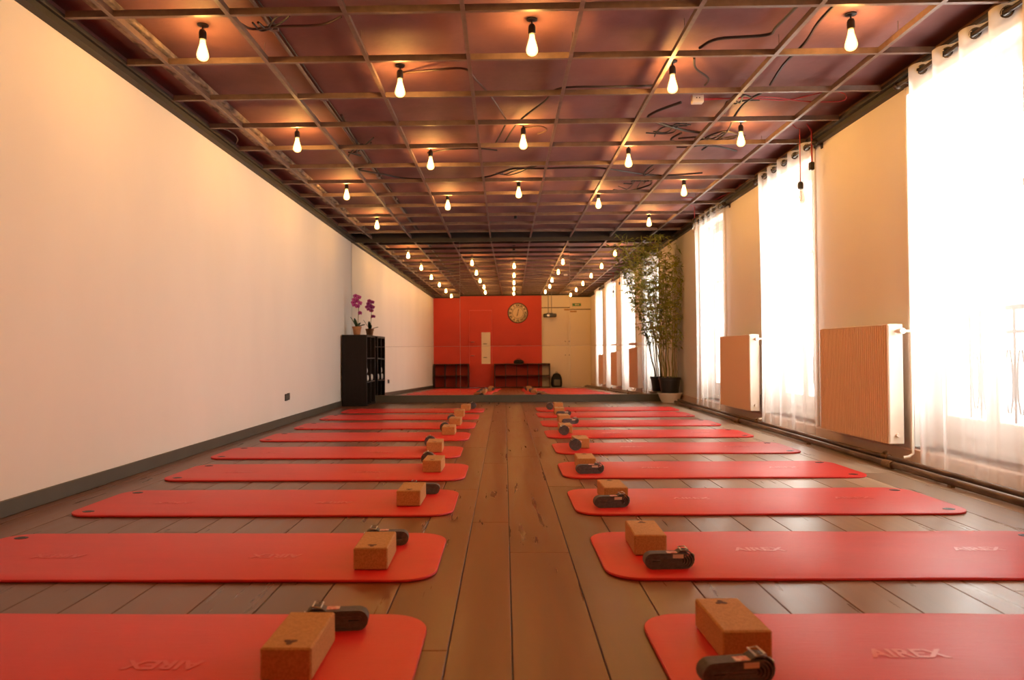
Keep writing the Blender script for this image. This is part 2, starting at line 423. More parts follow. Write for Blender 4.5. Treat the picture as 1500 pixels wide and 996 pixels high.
# windows (French casements)
for i, (a, b_) in enumerate(WIN):
    root = bpy.data.objects.new('window_%d' % (i+1), None); COL.objects.link(root); root.location = (XR+.17, (a+b_)/2, 0)
    struct(root)
    hw = (b_-a)/2
    f = MB()
    f.box((-.035, -hw, WZ0), (.035, -hw+.045, WZ1), bev=.004); f.box((-.035, hw-.045, WZ0), (.035, hw, WZ1), bev=.004)
    f.box((-.035, -hw+.045, WZ1-.05), (.035, hw-.045, WZ1), bev=.004); f.box((-.04, -hw+.045, WZ0), (.04, hw-.045, WZ0+.045), bev=.004)
    f.build('window_frame', M['sash'], root)
    for s in (-1, 1):
        y0, y1 = (-hw+.047, -.002) if s < 0 else (.002, hw-.047)
        q = MB(); zb, zt = WZ0+.047, WZ1-.052
        q.box((-.025, y0, zb), (.02, y0+.055, zt), bev=.004); q.box((-.025, y1-.055, zb), (.02, y1, zt), bev=.004)
        q.box((-.025, y0+.055, zt-.06), (.02, y1-.055, zt), bev=.004)
        q.box((-.025, y0+.055, zb), (.02, y1-.055, zb+.16), bev=.004)
        q.box((-.022, y0+.055, 1.62), (.017, y1-.055, 1.655), bev=.003)
        q.box((-.032, y0+.10, zb+.04), (-.024, y1-.10, zb+.13), bev=.006)
        sash = q.build('sash', M['sash'], root)
        p = MB(); p.box((-.003, y0+.05, zb+.15), (.003, y1-.05, zt-.05)); p.build('pane', M['pane'], sash)
    cs = MB()
    cw_ = .028 if i == 1 else .05
    for s in (-1, 1): cs.box((-.19, s*hw+(0 if s > 0 else -cw_), .118), (-.171, s*hw+(cw_ if s > 0 else 0), ZT-.006), bev=.004)
    cs.box((-.19, -hw, WZ1), (-.171, hw, ZT-.006), bev=.004)
    cs.build('window_casing', M['sash'], root)
    h = MB(); h.tube([(-.045, .0, WZ0+.05), (-.045, .0, WZ1-.06)], .007, 8)
    h.box((-.06, -.015, 1.02), (-.024, .015, 1.14), bev=.004); h.tube([(-.055, 0, 1.08), (-.085, 0, 1.08), (-.085, .07, 1.075)], .007, 8)
    h.build('espagnolette_handle', M['sash'], root, smooth=True)
    s_ = MB(); s_.box((-.17, -hw, WZ0-.012), (.13, hw, WZ0), bev=.003); s_.build('window_sill', M['sash'], root)
# iron balcony railings outside
BL = ['black iron balcony railing outside the window closest to the back wall', 'black iron balcony railing outside the nearest big curtain',
      'black iron balcony railing behind the middle curtain, between the two radiators', 'black iron balcony railing outside the window nearest the bamboo']
for i, (a, b_) in enumerate(WIN):
    t = thing('balcony_railing', BL[i], 'railing', (XO+.12, (a+b_)/2, 0), group='balcony railings')
    hw = (b_-a)/2+.12
    g = MB(); g.box((-.02, -hw, .98), (.02, hw, 1.01), bev=.004); g.box((-.012, -hw, .24), (.012, hw, .262)); g.box((-.012, -hw, .84), (.012, hw, .86))
    for k in range(13):
        y = -hw+.02+(2*hw-.04)*k/12; g.tube([(0, y, .06), (0, y, .98)], .008, 6)
    for k in range(12):
        y = -hw+.02+(2*hw-.04)*(k+.5)/12
        g.tube([(0, y+.032*math.cos(q*PI/5), .55+.20*math.sin(q*PI/5)) for q in range(10)], .006, 5, closed=True)
    g.build('railing_bars', M['iron'], t, smooth=True)
    g = MB(); g.box((-.12, -hw-.05, -.06), (.12, hw+.05, .06), bev=.01); g.build('balcony_ledge', M['stone'], t)

# ------------------------------------------------------------------ mirror wall: six panels
PX = [XL+.003, -.67, .99, XR-.003]
PZ = [.108, .843, ZT-.012]
names = ['left', 'middle', 'right']
TILT = {(0, 0): .0150, (1, 0): .0150, (2, 0): .0150, (0, 1): -.0010, (1, 1): -.0035, (2, 1): -.0010}
YAW = {(0, 0): -.004, (1, 0): -.006, (2, 0): -.004, (0, 1): -.004, (1, 1): -.006, (2, 1): -.004}
for (ix, iz), tl_ in TILT.items():
    x0, x1, z0, z1 = PX[ix]+.0015, PX[ix+1]-.0015, PZ[iz]+.0015, PZ[iz+1]-.0015
    cx, cz = (x0+x1)/2, (z0+z1)/2
    o = thing('mirror_panel', '%s %s panel of the frameless mirror covering the far wall' % (['lower', 'upper'][iz], names[ix]), 'mirror', (cx, YM, cz), group='mirror panels')
    g = MB(); g.box((x0-cx, 0, z0-cz), (x1-cx, .005, z1-cz)); p = g.build('glass', M['mirror'], o)
    o.rotation_euler = (-tl_, 0, YAW[(ix, iz)])
    ed = MB(); e_ = .0018
    ed.box((x0-cx-e_, .0005, z0-cz-e_), (x0-cx, .008, z1-cz+e_)); ed.box((x1-cx, .0005, z0-cz-e_), (x1-cx+e_, .008, z1-cz+e_))
    ed.box((x0-cx, .0005, z0-cz-e_), (x1-cx, .008, z0-cz)); ed.box((x0-cx, .0005, z1-cz), (x1-cx, .008, z1-cz+e_))
    ed.build('polished_edge', M['seam'], o)

# ------------------------------------------------------------------ ceiling grid
grid = thing('ceiling_grid', 'bare grey metal suspension grid hanging under the plaster ceiling', 'ceiling grid', (0, 0, ZG))
def trail(p0, p1, name):
    g = MB(); p0 = Vector(p0); p1 = Vector(p1); d = p1-p0; L = d.length
    if abs(d.x) > abs(d.y):
        g.box((p0.x, p0.y-.012, 0), (p1.x, p0.y+.012, .0025)); g.box((p0.x, p0.y-.004, .0025), (p1.x, p0.y+.004, .038))
    else:
        g.box((p0.x-.012, p0.y, -.0008), (p0.x+.012, p1.y, .0022)); g.box((p0.x-.004, p0.y, .0022), (p0.x+.004, p1.y, .040))
    return g.build(name, M['rail'], grid)
GX = [-2.0, -1.4, -.8, -.2, .4, 1.0, 1.6, 2.2]
for x in GX: trail((x, YB+.07, 0), (x, YM-.03, 0), 'main_rail')
y = 3.58-.6*7
while y < YM-.1:
    if y > YB+.05: trail((XL+.075, y, 0), (XR-.085, y, 0), 'cross_rail')
    y += .6
for x in GX:
    for k in range(6):
        yy = -.3+k*2.1+.37*(x % 1)
        g = MB(); g.tube([(x, yy, .036), (x, yy, ZS-ZG)], .0022, 5); g.build('hanger_wire', M['rail'], grid)

# stained plank and conduit under the slab
g = MB(); g.box((-2.13, YB+.08, ZS-.032), (-1.995, YM-.06, ZS), bev=.004)
tag(g.build('ceiling_plank', M['plank']), 'long stained plank with dark spots fixed under the ceiling near the left wall', 'plank')
t = thing('conduit', 'grey cable conduit running lengthwise under the ceiling, left of the middle', 'conduit', (-1.285, 0, ZS-.014))
g = MB(); g.tube([(0, YB+.1, 0), (0, YM-.1, 0)], .011, 8); g.build('pipe', M['conduit'], t, smooth=True)
g = MB(); g.tube([(.028, YB+.1, .004), (.028, YM-.1, .004)], .006, 6); g.build('cable', M['cable'], t, smooth=True)
for k in range(9):
    g = MB(); g.box((-.016, .6+k*1.1, -.013), (.036, .625+k*1.1, .012), bev=.002); g.build('clip', M['conduit'], t)

# ------------------------------------------------------------------ filament bulbs
def bulb_prof(s=1.0, zoff=0):
    return [(r*s, z) for r, z in [(.0135, -.004), (.0150, -.014), (.0175, -.028), (.0225, -.046), (.0275, -.064), (.0312, -.080), (.0322, -.091), (.0300, -.101), (.0240, -.110), (.0150, -.1155), (.0040, -.118)]]
SOCK = [(.010, 0.0), (.0145, -.003), (.0185, -.010), (.0205, -.020), (.0205, -.052), (.0185, -.056)]
def make_bulb(lit, label, group):
    t = thing('pendant_bulb', label, 'light bulb', (0, 0, ZS), group=group)
    g = MB(); g.lathe([(.030, -.001), (.030, -.006), (.012, -.012), (.004, -.014)], 14); g.tube([(0, 0, -.012), (0, 0, -.030)], .0045, 8)
    g.build('ceiling_cap', M['cable'], t, smooth=True)
    g = MB(); g.lathe([(r, z-.028) for r, z in SOCK], 18); g.build('socket', M['socket'], t, smooth=True)
    if lit is not None:
        g = MB(); g.lathe([(r, z-.084) for r, z in bulb_prof()], 20); gl = g.build('glass_bulb', M['bulb'] if lit else M['clear_bulb'], t, smooth=True)
        g = MB(); g.lathe([(.004, -.105), (.011, -.112), (.0165, -.135), (.0205, -.160), (.0205, -.176), (.013, -.188), (.004, -.192)], 12)
        g.build('glowing_filament', M['filament'], gl, smooth=True)
    return t
rowsA = [.28, 2.08, 3.88, 5.68, 7.48, 9.28]
rowsB = [.88, 2.68, 4.48, 6.28, 8.08]
XA = [-1.68, .16, 1.91]; XB = [-.645, 1.09]
colA = ['left', 'middle', 'right']; colB = ['left', 'right']
ordA = {3.88: 'nearest', 5.68: 'second-nearest', 7.48: 'third', 9.28: 'farthest'}
ordB = {4.48: 'nearest', 6.28: 'middle', 8.08: 'farthest'}
proto = make_bulb(True, 'x', 'lit filament bulbs'); used = False
def place_bulb(x, y, lab):
    global used
    if not used: used = True; proto.location = (x, y, ZS); proto['label'] = lab; return
    dup(proto, (x, y, ZS), random.Random(x*31+y).uniform(0, 6), lab)
for y in rowsA:
    for k, x in enumerate(XA):
        xx = x + .02*math.sin(y*7+k)
        if y == 9.28 and k == 1: continue
        if y in ordA: lab = 'lit teardrop filament bulb, %s one of the %s row of three bulbs' % (colA[k], ordA[y])
        else: lab = 'lit filament bulb seen only in the mirror, %s of the %s three-bulb row' % (colA[k], 'hindmost' if y < 1 else 'second-hindmost')
        if y == 9.28: lab = 'lit teardrop filament bulb just before the mirror, %s the bare socket' % ('left of' if k == 0 else 'right of')
        place_bulb(xx, y, lab)
for y in rowsB:
    for k, x in enumerate(XB):
        if y in ordB: lab = 'lit teardrop filament bulb, %s one of the %s row of two bulbs' % (colB[k], ordB[y])
        else: lab = 'lit filament bulb seen only in the mirror, %s of the %s two-bulb row' % (colB[k], 'hindmost' if y < 1 else 'second-hindmost')
        place_bulb(x + .02*math.sin(y*5+k), y, lab)
bs = make_bulb(None, 'empty black bulb socket hanging in the middle of the last row before the mirror', None)
bs.location = (.155, 9.28, ZS); bs.name = 'bare_socket'; bs['category'] = 'socket'

# two clear unlit bulbs on red cord by the curtains
def red_pendant(x, y, z_sock, label):
    t = thing('corded_bulb', label, 'light bulb', (x, y, 0), group='unlit bulbs on red cord')
    g = MB(); g.tube([(-.10, -.05, ZS-.012), (-.03, -.01, ZG+.045), (0, 0, ZG+.0455), (0, 0, ZG-.05), (0, 0, z_sock)], .0035, 6); g.build('red_cord', M['red_cable'], t, smooth=True)
    g = MB(); g.lathe([(r*1.05, z*1.05+z_sock) for r, z in SOCK], 16); g.build('socket', M['socket'], t, smooth=True)
    g = MB(); g.lathe([(r, z+z_sock-.056) for r, z in bulb_prof()], 18); gl = g.build('glass_bulb', M['clear_bulb'], t, smooth=True)
    g = MB()
    for k in range(4):
        a = k*PI/2; g.tube([(.006*math.cos(a), .006*math.sin(a), z_sock-.075), (.010*math.cos(a+.5), .010*math.sin(a+.5), z_sock-.12), (.006*math.cos(a+1), .006*math.sin(a+1), z_sock-.15)], .0012, 5)
    g.build('filament', M['filament_off'], gl)
red_pendant(2.375, 5.72, 2.095, 'unlit clear bulb hanging on a red cord before the middle curtain')
red_pendant(2.34, 8.75, 2.375, 'unlit clear bulb on a short red cord before the curtain nearest the bamboo')
# small black plug box on the jamb
t = thing('switch_box', 'small black box hanging on red cord at the wall edge of the middle window', 'switch', (2.50, 5.80, 2.24))
g = MB(); g.box((-.018, -.018, -.032), (.018, .018, .032), bev=.004); g.build('box_body', M['socket'], t)
g = MB(); g.tube([(-.06, -.06, .325), (-.005, 0, .29), (0, 0, .28), (0, 0, .03)], .0035, 6); g.tube([(-.05, -.05, .325), (.008, .004, .29), (.008, .004, .24), (.006, 0, .03)], .0035, 6)
g.build('red_cord', M['red_cable'], t, smooth=True)
t = thing('junction_box', 'small white junction box on the ceiling grid with red wires', 'junction box', (1.36, 4.98, ZG+.002))
g = MB(); g.box((-.04, -.025, 0), (.04, .025, .056), bev=.004); g.build('box_body', M['box_white'], t)
g = MB(); g.box((-.014, -.027, .028), (-.006, -.024, .036)); g.box((.006, -.027, .028), (.014, -.024, .036)); g.build('screw', M['ink'], t)

# loose cables lying over the grid
def cable(pts, r, mat, label, sub=6):
    P = [Vector(p) for p in pts]; out_ = []
    for i in range(len(P)-1):
        p0 = P[max(i-1, 0)]; p1 = P[i]; p2 = P[i+1]; p3 = P[min(i+2, len(P)-1)]
        for k in range(sub):
            s = k/sub
            out_.append(.5*((2*p1)+(p2-p0)*s+(2*p0-5*p1+4*p2-p3)*s*s+(3*p1-p0-3*p2+p3)*s**3))
    out_.append(P[-1])
    g = MB(); g.tube(out_, r, 6)
    tag(g.build('ceiling_cable', mat, smooth=True), label, 'cable', 'loose ceiling cables')
zc = ZG+.046; zs = ZS-.008
def atpx(px, row, z=zc):        # a point on a horizontal plane seen at that place of the photograph (used for laying out real cables)
    dy = 516.5-(row+.0065*(px-739)); Y = 1042*(z-.745)/dy; return ((px-739)*Y/1042, Y, z)
CAB = [
 ([(592,103,zs),(640,99),(683,98),(700,115),(722,140),(745,176)], .005, 'brown_cable', 'cable from the nearest left pair bulb running right and then along the aisle'),
 ([(745,176),(735,196),(728,208)], .005, 'cable', 'short black cable end dangling above the left of the aisle'),
 ([(960,125,zs),(900,126),(823,128),(800,147),(762,177),(742,206)], .005, 'cable', 'black cable from the right bulb of the nearest pair bending down the middle'),
 ([(770,186,zs),(795,184),(803,190),(790,195)], .004, 'brown_cable', 'small cable loop beside the middle bulb of the second row'),
 ([(628,222,zs),(660,217),(700,216),(730,219)], .005, 'cable', 'cable joining the left bulb of the middle pair to the next rail'),
 ([(520,246),(560,253),(600,260),(680,261),(715,258),(750,247),(765,246)], .006, 'cable', 'long black cable crossing the ceiling from the left to the third row'),
 ([(765,246),(800,246),(880,246),(960,257),(1030,254)], .006, 'cable', 'long black cable crossing the ceiling to the right of the third row'),
 ([(500,165),(515,195),(536,225),(540,238),(520,248)], .007, 'cable', 'thick dark cable looping through the grid above the left wall'),
 ([(340,20),(365,35),(400,32),(470,30),(500,18)], .005, 'brown_cable', 'brown cable sagging near the top left corner of the ceiling'),
 ([(1170,10),(1140,40),(1125,52),(1055,57),(1028,70)], .006, 'cable', 'black cable curving beside the nearest right bulb'),
 ([(1225,8),(1200,35),(1180,65),(1150,95),(1130,125)], .006, 'cable', 'black cable running away behind the nearest right bulb'),
 ([(1020,85),(1022,100),(1040,115),(1035,125)], .005, 'cable', 'black cable hooked over the grid above the junction box'),
 ([(1117,137),(1095,150),(1078,170),(1065,195),(1030,220)], .006, 'cable', 'black cable running along the right rail beyond the junction box'),
 ([(1000,150),(960,165),(955,175),(1000,190),(1030,195)], .007, 'cable', 'tangled black cable left of the junction box'),
 ([(1000,195),(985,205),(1010,212),(1050,215),(1080,222)], .006, 'cable', 'dark cable tangle over the right side of the grid beyond the nearest right pair bulb'),
 ([(960,240),(945,255),(955,270),(920,280),(900,278)], .006, 'cable', 'dark cable loop beside the right bulb of the middle pair'),
 ([(300,178),(330,186),(345,200),(335,216)], .004, 'conduit', 'thin pale wire curling against the top of the left wall'),
 ([(1034,145),(1100,145),(1150,148),(1192,140),(1215,135)], .0035, 'red_cable', 'red wire running from the junction box to the right wall'),
 ([(1034,147),(1120,143),(1180,150),(1232,150),(1238,140),(1215,133)], .0035, 'red_cable', 'second red wire looping over the right end of the grid'),
 ([(1000,291),(1015,290),(1020,298),(1040,296),(1075,280),(1085,270)], .0035, 'red_cable', 'red wire above the curtain nearest the bamboo'),
]
rt = random.Random(9)
for (px, row, n_, w_) in [(1045, 205, 5, 45), (985, 190, 3, 30), (1085, 150, 2, 25), (530, 215, 3, 18), (935, 268, 3, 25), (760, 250, 2, 30), (400, 25, 2, 25)]:
    for k in range(n_):
        p = []
        for q in range(5): p.append((px+(q-2)*w_*.5+rt.uniform(-8, 8), row-(q-2)*rt.uniform(2, 7)+rt.uniform(-7, 7)))
        CAB.append((p, rt.uniform(.0035, .005), 'cable', {1045: 'thin dark strand in the cable tangle over the right side of the ceiling', 985: 'dark strand in the cable knot left of the right-hand tangle', 1085: 'dark cable strand just beyond the red wires', 530: 'dark strand hanging in the bundle above the left wall', 935: 'dark strand beside the right bulb of the middle pair', 760: 'dark strand lying behind the middle bulb of the second row', 400: 'dark strand above the nearest left bulb'}[px]))
for pts, r, mt, lab in CAB: cable([atpx(*p) for p in pts], r*1.45 if mt != 'red_cable' else r*1.2, M[mt], lab)

# ------------------------------------------------------------------ yoga mats
MW, ML = .60, 1.80
def mat_outline(inset, r=.115, seed=0):
    L, W = ML, MW; pts = []
    def arc(cx, cy, a0):
        for k in range(9):
            a = a0+k*PI/16; pts.append((cx+(r-inset)*math.cos(a), cy+(r-inset)*math.sin(a)))
    arc(L-r, W-r, 0); n = 14
    for k in range(1, n): x = L-r-(L-2*r)*k/n; pts.append((x, W-inset+.0016*math.sin(x*9+1)+.001*math.sin(x*23)))
    arc(r, W-r, PI/2); arc(r, r, PI)
    for k in range(1, n): x = r+(L-2*r)*k/n; pts.append((x, inset+.0018*math.sin(x*8)+.001*math.sin(x*19)))
    arc(L-r, r, 3*PI/2)
    return pts
AIREX = text_mesh('AIREX', .066, .00025, .0022)
AIREX2 = AIREX.copy(); AIREX2.materials.clear(); AIREX2.materials.append(M['faint_print'])
def make_mat(label, group):
    t = thing('yoga_mat', label, 'yoga mat', (0, 0, 0), group=group)
    g = MB(); rings = [(.0035, 0), (0, .0035), (0, .0078), (.0012, .0102), (.0035, MAT_T)]
    n = len(mat_outline(0))
    def wave(x, y, z): return z + (z/MAT_T)*.0008*math.sin(x*7+y*5)
    vs = []; fs = []
    for ins, z in rings: vs += [(x, y, wave(x, y, z)) for x, y in mat_outline(ins)]
    for i in range(len(rings)-1):
        for k in range(n): fs.append((i*n+k, i*n+(k+1) % n, (i+1)*n+(k+1) % n, (i+1)*n+k))
    fs.append(tuple(reversed(range(n)))); fs.append(tuple(range((len(rings)-1)*n, len(rings)*n)))
    g.add(vs, fs); g.build('mat_body', M['mat'], t, smooth=True)
    for yy in (.075, MW-.075):
        q = MB()
        prof = [(.0235, 0), (.0235, .0012), (.019, .0018), (.013, .0012), (.0125, .0002)]
        q.lathe(prof, 18, mat=Matrix.Diagonal((1.15, .85, 1, 1)))
        o = q.build('eyelet', M['eyelet'], t, smooth=True, loc=(ML-.085, yy, MAT_T+.0004))
    for xx in (.60, 1.40):
        mesh_obj('logo_print', AIREX, M['print'], t, T(xx, MW*.5+.03, MAT_T+.0012))
    return t
OR = ['nearest', 'second', 'third', 'fourth', 'fifth', 'sixth', 'seventh', 'eighth', 'last']
def ordn(k): return ['nearest', 'second-nearest', 'third-nearest', 'fourth-nearest', 'fifth', 'sixth', 'seventh', 'next-to-last', 'farthest'][k]
LY = [1.41, 2.313, 3.236, 4.13, 5.01, 6.0, 6.94, 7.91, 8.83]
LX = [-.212, -.235, -.244, -.238, -.325, -.315, -.30, -.30, -.264]
RY = [1.42, 2.33, 3.25, 4.19, 5.19, 6.15, 7.11, 8.10, 8.93]
RXX = [.368, .335, .326, .345, .375, .365, .376, .379, .404]
rz_l = [0, .002, .0, -.003, .006, .004, -.003, .003, -.002]
rz_r = [.003, .004, .006, .004, .007, .006, .006, .012, .01]
mp_ = make_mat('x', 'red yoga mats')
for k in range(9):
    lab = 'red yoga mat right of the aisle, %s mat on the window side' % ordn(k)
    if k == 0: mp_.location = (RXX[0], RY[0], 0); mp_.rotation_euler = (0, 0, rz_r[0]); mp_['label'] = lab
    else: dup(mp_, (RXX[k], RY[k], 0), rz_r[k], lab)
for k in range(9):
    lm = dup(mp_, (LX[k], LY[k]+MW, 0), PI+rz_l[k], 'red yoga mat left of the aisle, %s mat on the plain wall side' % ordn(k))
    for c in kids(lm):
        if c.name.startswith('logo_print'): c.data = AIREX2

# ------------------------------------------------------------------ cork blocks
def make_block():
    t = thing('cork_block', 'x', 'yoga block', (0, 0, 0), group='cork yoga blocks')
    g = MB(); g.box((-.058, 0, 0), (.058, .225, .074), bev=.004); g.build('block_body', M['cork'], t)
    g = MB(); n = 10
    for a in range(3):
        g.lathe([(.0065, .0742), (.0065, .0748)], 10, mat=T(.0, .19, 0) @ R(a*2*PI/3, 'Z') @ T(0, .007, 0) @ Matrix.Diagonal((1.1, 1.6, 1, 1)))
    g.lathe([(.004, .0742), (.004, .0749)], 8, mat=T(0, .19, 0)); g.build('burnt_stamp', M['stamp'], t)
    return t
ZM = MAT_T+.0013
LB = [(-.495,1.594),(-.463,2.41),(-.463,3.41),(-.447,4.37),(-.53,5.25),(-.509,6.35),(-.503,7.16),(-.53,8.14),(-.50,9.0)]
RB = [(.568,1.70),(.52,2.58),(.538,3.48),(.504,4.43),(.584,5.44),(.551,6.45),(.62,7.44),(.64,8.39),(.695,9.25)]
rzl = [.0,.02,-.01,-.02,.03,.01,-.02,.02,0]; rzr = [.03,-.02,.03,-.02,.01,.0,.02,-.03,.01]
bp_ = make_block()
for k in range(9):
    lab = 'cork yoga block lying on the %s right-hand red mat' % ordn(k)
    if k == 0: bp_.location = (*RB[0], ZM); bp_.rotation_euler = (0, 0, rzr[0]); bp_['label'] = lab
    else: dup(bp_, (*RB[k], ZM), rzr[k], lab)
# stamp sits at the near end on the left-hand blocks, so those are turned round
for k in range(9):
    x, y = LB[k]; dup(bp_, (x, y+.225, ZM), PI+rzl[k], 'cork yoga block lying on the %s left-hand red mat' % ordn(k))

# ------------------------------------------------------------------ straps
def band(g, loop_out, loop_in, y0, y1):
    n = len(loop_out)
    vs = [(x, y0, z) for x, z in loop_out]+[(x, y0, z) for x, z in loop_in]+[(x, y1, z) for x, z in loop_out]+[(x, y1, z) for x, z in loop_in]
    fs = []
    for i in range(n):
        j = (i+1) % n
        fs += [(i, j, n+j, n+i), (2*n+i, 3*n+i, 3*n+j, 2*n+j), (i, 2*n+i, 2*n+j, j), (n+i, n+j, 3*n+j, 3*n+i)]
    g.add(vs, fs)
def stadium(L, r, cx, cz, sq=1.0):
    p = []
    for k in range(9): a = -PI/2+k*PI/8; p.append((cx+L/2+r*math.cos(a)*sq, cz+r*math.sin(a)))
    for k in range(9): a = PI/2+k*PI/8; p.append((cx-L/2+r*math.cos(a)*sq, cz+r*math.sin(a)))
    return p
def make_folded():
    t = thing('yoga_strap', 'x', 'yoga strap', (0, 0, 0), group='grey yoga straps')
    g = MB(); cz = .0262
    for k in range(5):
        r = .0262-.0050*k; L = .112-.004*k
        band(g, stadium(L, r, -.002*k, cz), stadium(L, r-.0040, -.002*k, cz), -.019+.0007*(k % 2), .019-.0006*(k % 3))
    g.box((-.03, -.0175, cz-.0025), (.045, .0175, cz+.0025), bev=.001)
    band(g, stadium(.008, .0305, .052, .0305), stadium(.008, .0278, .052, .0305), -.0175, .0175)     # end wrapped round the bundle
    g.build('webbing', M['webbing'], t, smooth=True)
    g = MB(); z0 = .060
    g.tube([(.040, -.021, z0+.004), (.062, -.021, z0+.006), (.063, .021, z0+.006), (.041, .021, z0+.004)], .0022, 8, closed=True)
    g.build('metal_ring', M['steel'], t, smooth=True)
    g = MB(); g.box((.0866, -.011, .020), (.0885, .011, .046), bev=.0008); g.build('metal_slide', M['steel'], t)
    g = MB(); g.box((-.005, -.017, .0525), (.034, .006, .0538)); g.build('paper_label', M['paper'], t)
    g = MB(); g.box((.012, -.0196, .036), (.048, -.0190, .049)); g.build('stitched_tag', M['label2'], t)
    return t
def make_rolled():
    t = thing('yoga_strap', 'x', 'yoga strap', (0, 0, 0), group='grey yoga straps')
    g = MB(); R0 = .043
    for k in range(9):
        r = R0-.0046*k; band(g, stadium(.004, r, 0, R0), stadium(.004, max(r-.0036, .0015), 0, R0), -.019+.0008*(k % 2), .019-.0006*(k % 3))
    g.build('webbing', M['webbing'], t, smooth=True)
    g = MB(); g.tube([(-.028, -.022, .078), (.000, -.022, .0905), (.000, .022, .0905), (-.028, .022, .078)], .0028, 8, closed=True)
    g.build('metal_ring', M['steel'], t, smooth=True)
    g = MB(); g.box((.034, -.012, .055), (.0462, .014, .068)); g.build('paper_label', M['paper'], t)
    return t
pf = make_folded(); pr = make_rolled()
SR = [('f',.505,1.60,.16),('f',.549,2.44,.05),('f',.498,3.39,.12),('f',.508,4.33,.08),('r',.523,5.34,.05),('r',.52,6.32,.1),('f',.666,7.30,.25),('f',.675,8.24,.1),('r',.573,9.12,-.1)]
SL = [('f',-.45,1.90,PI+.10),('f',-.455,2.735,PI+.06),('f',-.425,3.72,PI+.05),('r',-.505,4.66,.0),('r',-.585,5.555,.1),('r',-.562,6.632,0),('r',-.56,7.47,.1),None,('r',-.42,9.29,0)]
uf = ur = False
def place_strap(kind, x, y, rz, lab):
    global uf, ur
    if kind == 'f':
        if not uf: uf = True; pf.location = (x, y, ZM); pf.rotation_euler = (0, 0, rz); pf['label'] = lab; return
        dup(pf, (x, y, ZM), rz, lab)
    else:
        if not ur: ur = True; pr.location = (x, y, ZM); pr.rotation_euler = (0, 0, rz); pr['label'] = lab; return
        dup(pr, (x, y, ZM), rz, lab)
for k, s in enumerate(SR):
    place_strap(*s, '%s dark grey yoga strap in front of the block on the %s right-hand mat' % ('folded' if s[0] == 'f' else 'rolled-up', ordn(k)))
for k, s in enumerate(SL):
    if s: place_strap(*s, '%s dark grey yoga strap %s on the %s left-hand mat' % ('folded' if s[0] == 'f' else 'rolled-up', 'lying behind the block' if k in (0, 1, 2) else 'half hidden behind the block', ordn(k)))

# ------------------------------------------------------------------ curtains and rods
CUR = [(1.18, 2.13, 'dense white curtain at the window closest to the back wall, seen in the mirror'), (3.28, 4.49, 'white sheer eyelet curtain at the right edge of the picture, nearest window'),
       (5.88, 7.09, 'white sheer eyelet curtain at the middle window between the two radiators'), (8.26, 9.42, 'white sheer eyelet curtain at the far window beside the bamboo')]
XC = 2.522; ZR = 2.432
for i, (a, b_, lab) in enumerate(CUR):
    t = thing('sheer_curtain', lab, 'curtain', (XC, (a+b_)/2, 0), group='sheer curtains')
    g = MB(); nu = 180; vl = [.007*k for k in range(14)]; vl += [.091+(1-.091)*(k+1)/45 for k in range(45)]; nv = len(vl)-1; W = b_-a; nf = 5.0
    rr_ = random.Random(20+i); ph = [rr_.uniform(0, 6) for _ in range(6)]
    vs = []; fs = []
    for j in range(nv+1):
        v = vl[j]; z = .052+(2.478-.052)*(1-v)      # v=0 top
        for k in range(nu+1):
            u = k/nu
            amp = .034*(1-.5*v)
            x = amp*math.cos(2*PI*nf*u) + v*(.010*math.sin(2*PI*(nf*2.3)*u+ph[0]) + .007*math.sin(2*PI*3.1*u+ph[1]))
            y = -W/2+W*u + v*.018*math.sin(2*PI*4.2*u+ph[2]) + .010*math.sin(4*PI*nf*u)*(1-v)
            pinch = 1-.05*math.sin(PI*v)
            y *= pinch
            if i == 1: y -= .09*max(0, v-.45)*max(0, u-.6)*4     # lower far corner pulled aside
            vs.append((x, y, z + .004*math.sin(2*PI*nf*u+ph[3])*v))
    for j in range(nv):
        for k in range(nu):
            q = j*(nu+1)+k; c = (Vector(vs[q])+Vector(vs[q+1])+Vector(vs[q+nu+2])+Vector(vs[q+nu+1]))/4
            if min((c-Vector((0, -W/2+W*(q2+.5)/10, ZR))).length for q2 in range(10)) < .024: continue      # punched eyelet holes
            fs.append((q, q+1, q+nu+2, q+nu+1))
    g.add(vs, fs); cl = g.build('curtain_cloth', VO[i], t, smooth=True)
    g = MB()
    for k in range(nu): pass
    for k in range(10):
        u = (k+.5)/10
        y = -W/2+W*u
        s = 1 if k % 2 else -1
        e = MB(); pts = []
        for q in range(14):
            an = 2*PI*q/14; dx_, dy_ = -s*1.07*(-1), W; dl_ = math.hypot(dx_, dy_); sg = 1 if k % 2 else -1
            pts.append((sg*1.07/dl_*.027*math.cos(an), y+dy_/dl_*.027*math.cos(an), ZR+.027*math.sin(an)))
        e.tube(pts, .0055, 6, closed=True); e.build('eyelet', M['rod'], t, smooth=True)
    t = thing('curtain_rod', 'dark round curtain rod carrying the %s' % ['curtain closest to the back wall', 'big nearest curtain at the right edge', 'middle curtain', 'curtain beside the bamboo'][i], 'curtain rod', (XC, (a+b_)/2, ZR), group='curtain rods')
    g = MB(); g.tube([(0, -W/2-.07, 0), (0, W/2+.07, 0)], .0125, 12); g.build('rod', M['rod'], t, smooth=True)
    for s in (-1, 1):
        g = MB(); g.lathe([(.0125, 0), (.022, .006), (.026, .02), (.018, .036), (.004, .042)], 14, mat=T(0, s*(W/2+.07), 0) @ R(-s*PI/2, 'X'))
        g.build('finial', M['rod'], t, smooth=True)
        g = MB(); g.tube([(.0, s*(W/2+.03), 0), (XR-XC-.004, s*(W/2+.03), -.004)], .007, 8); g.box((XR-XC-.008, s*(W/2+.03)-.015, -.035), (XR-XC, s*(W/2+.03)+.015, .008)); g.build('bracket', M['rod'], t, smooth=True)

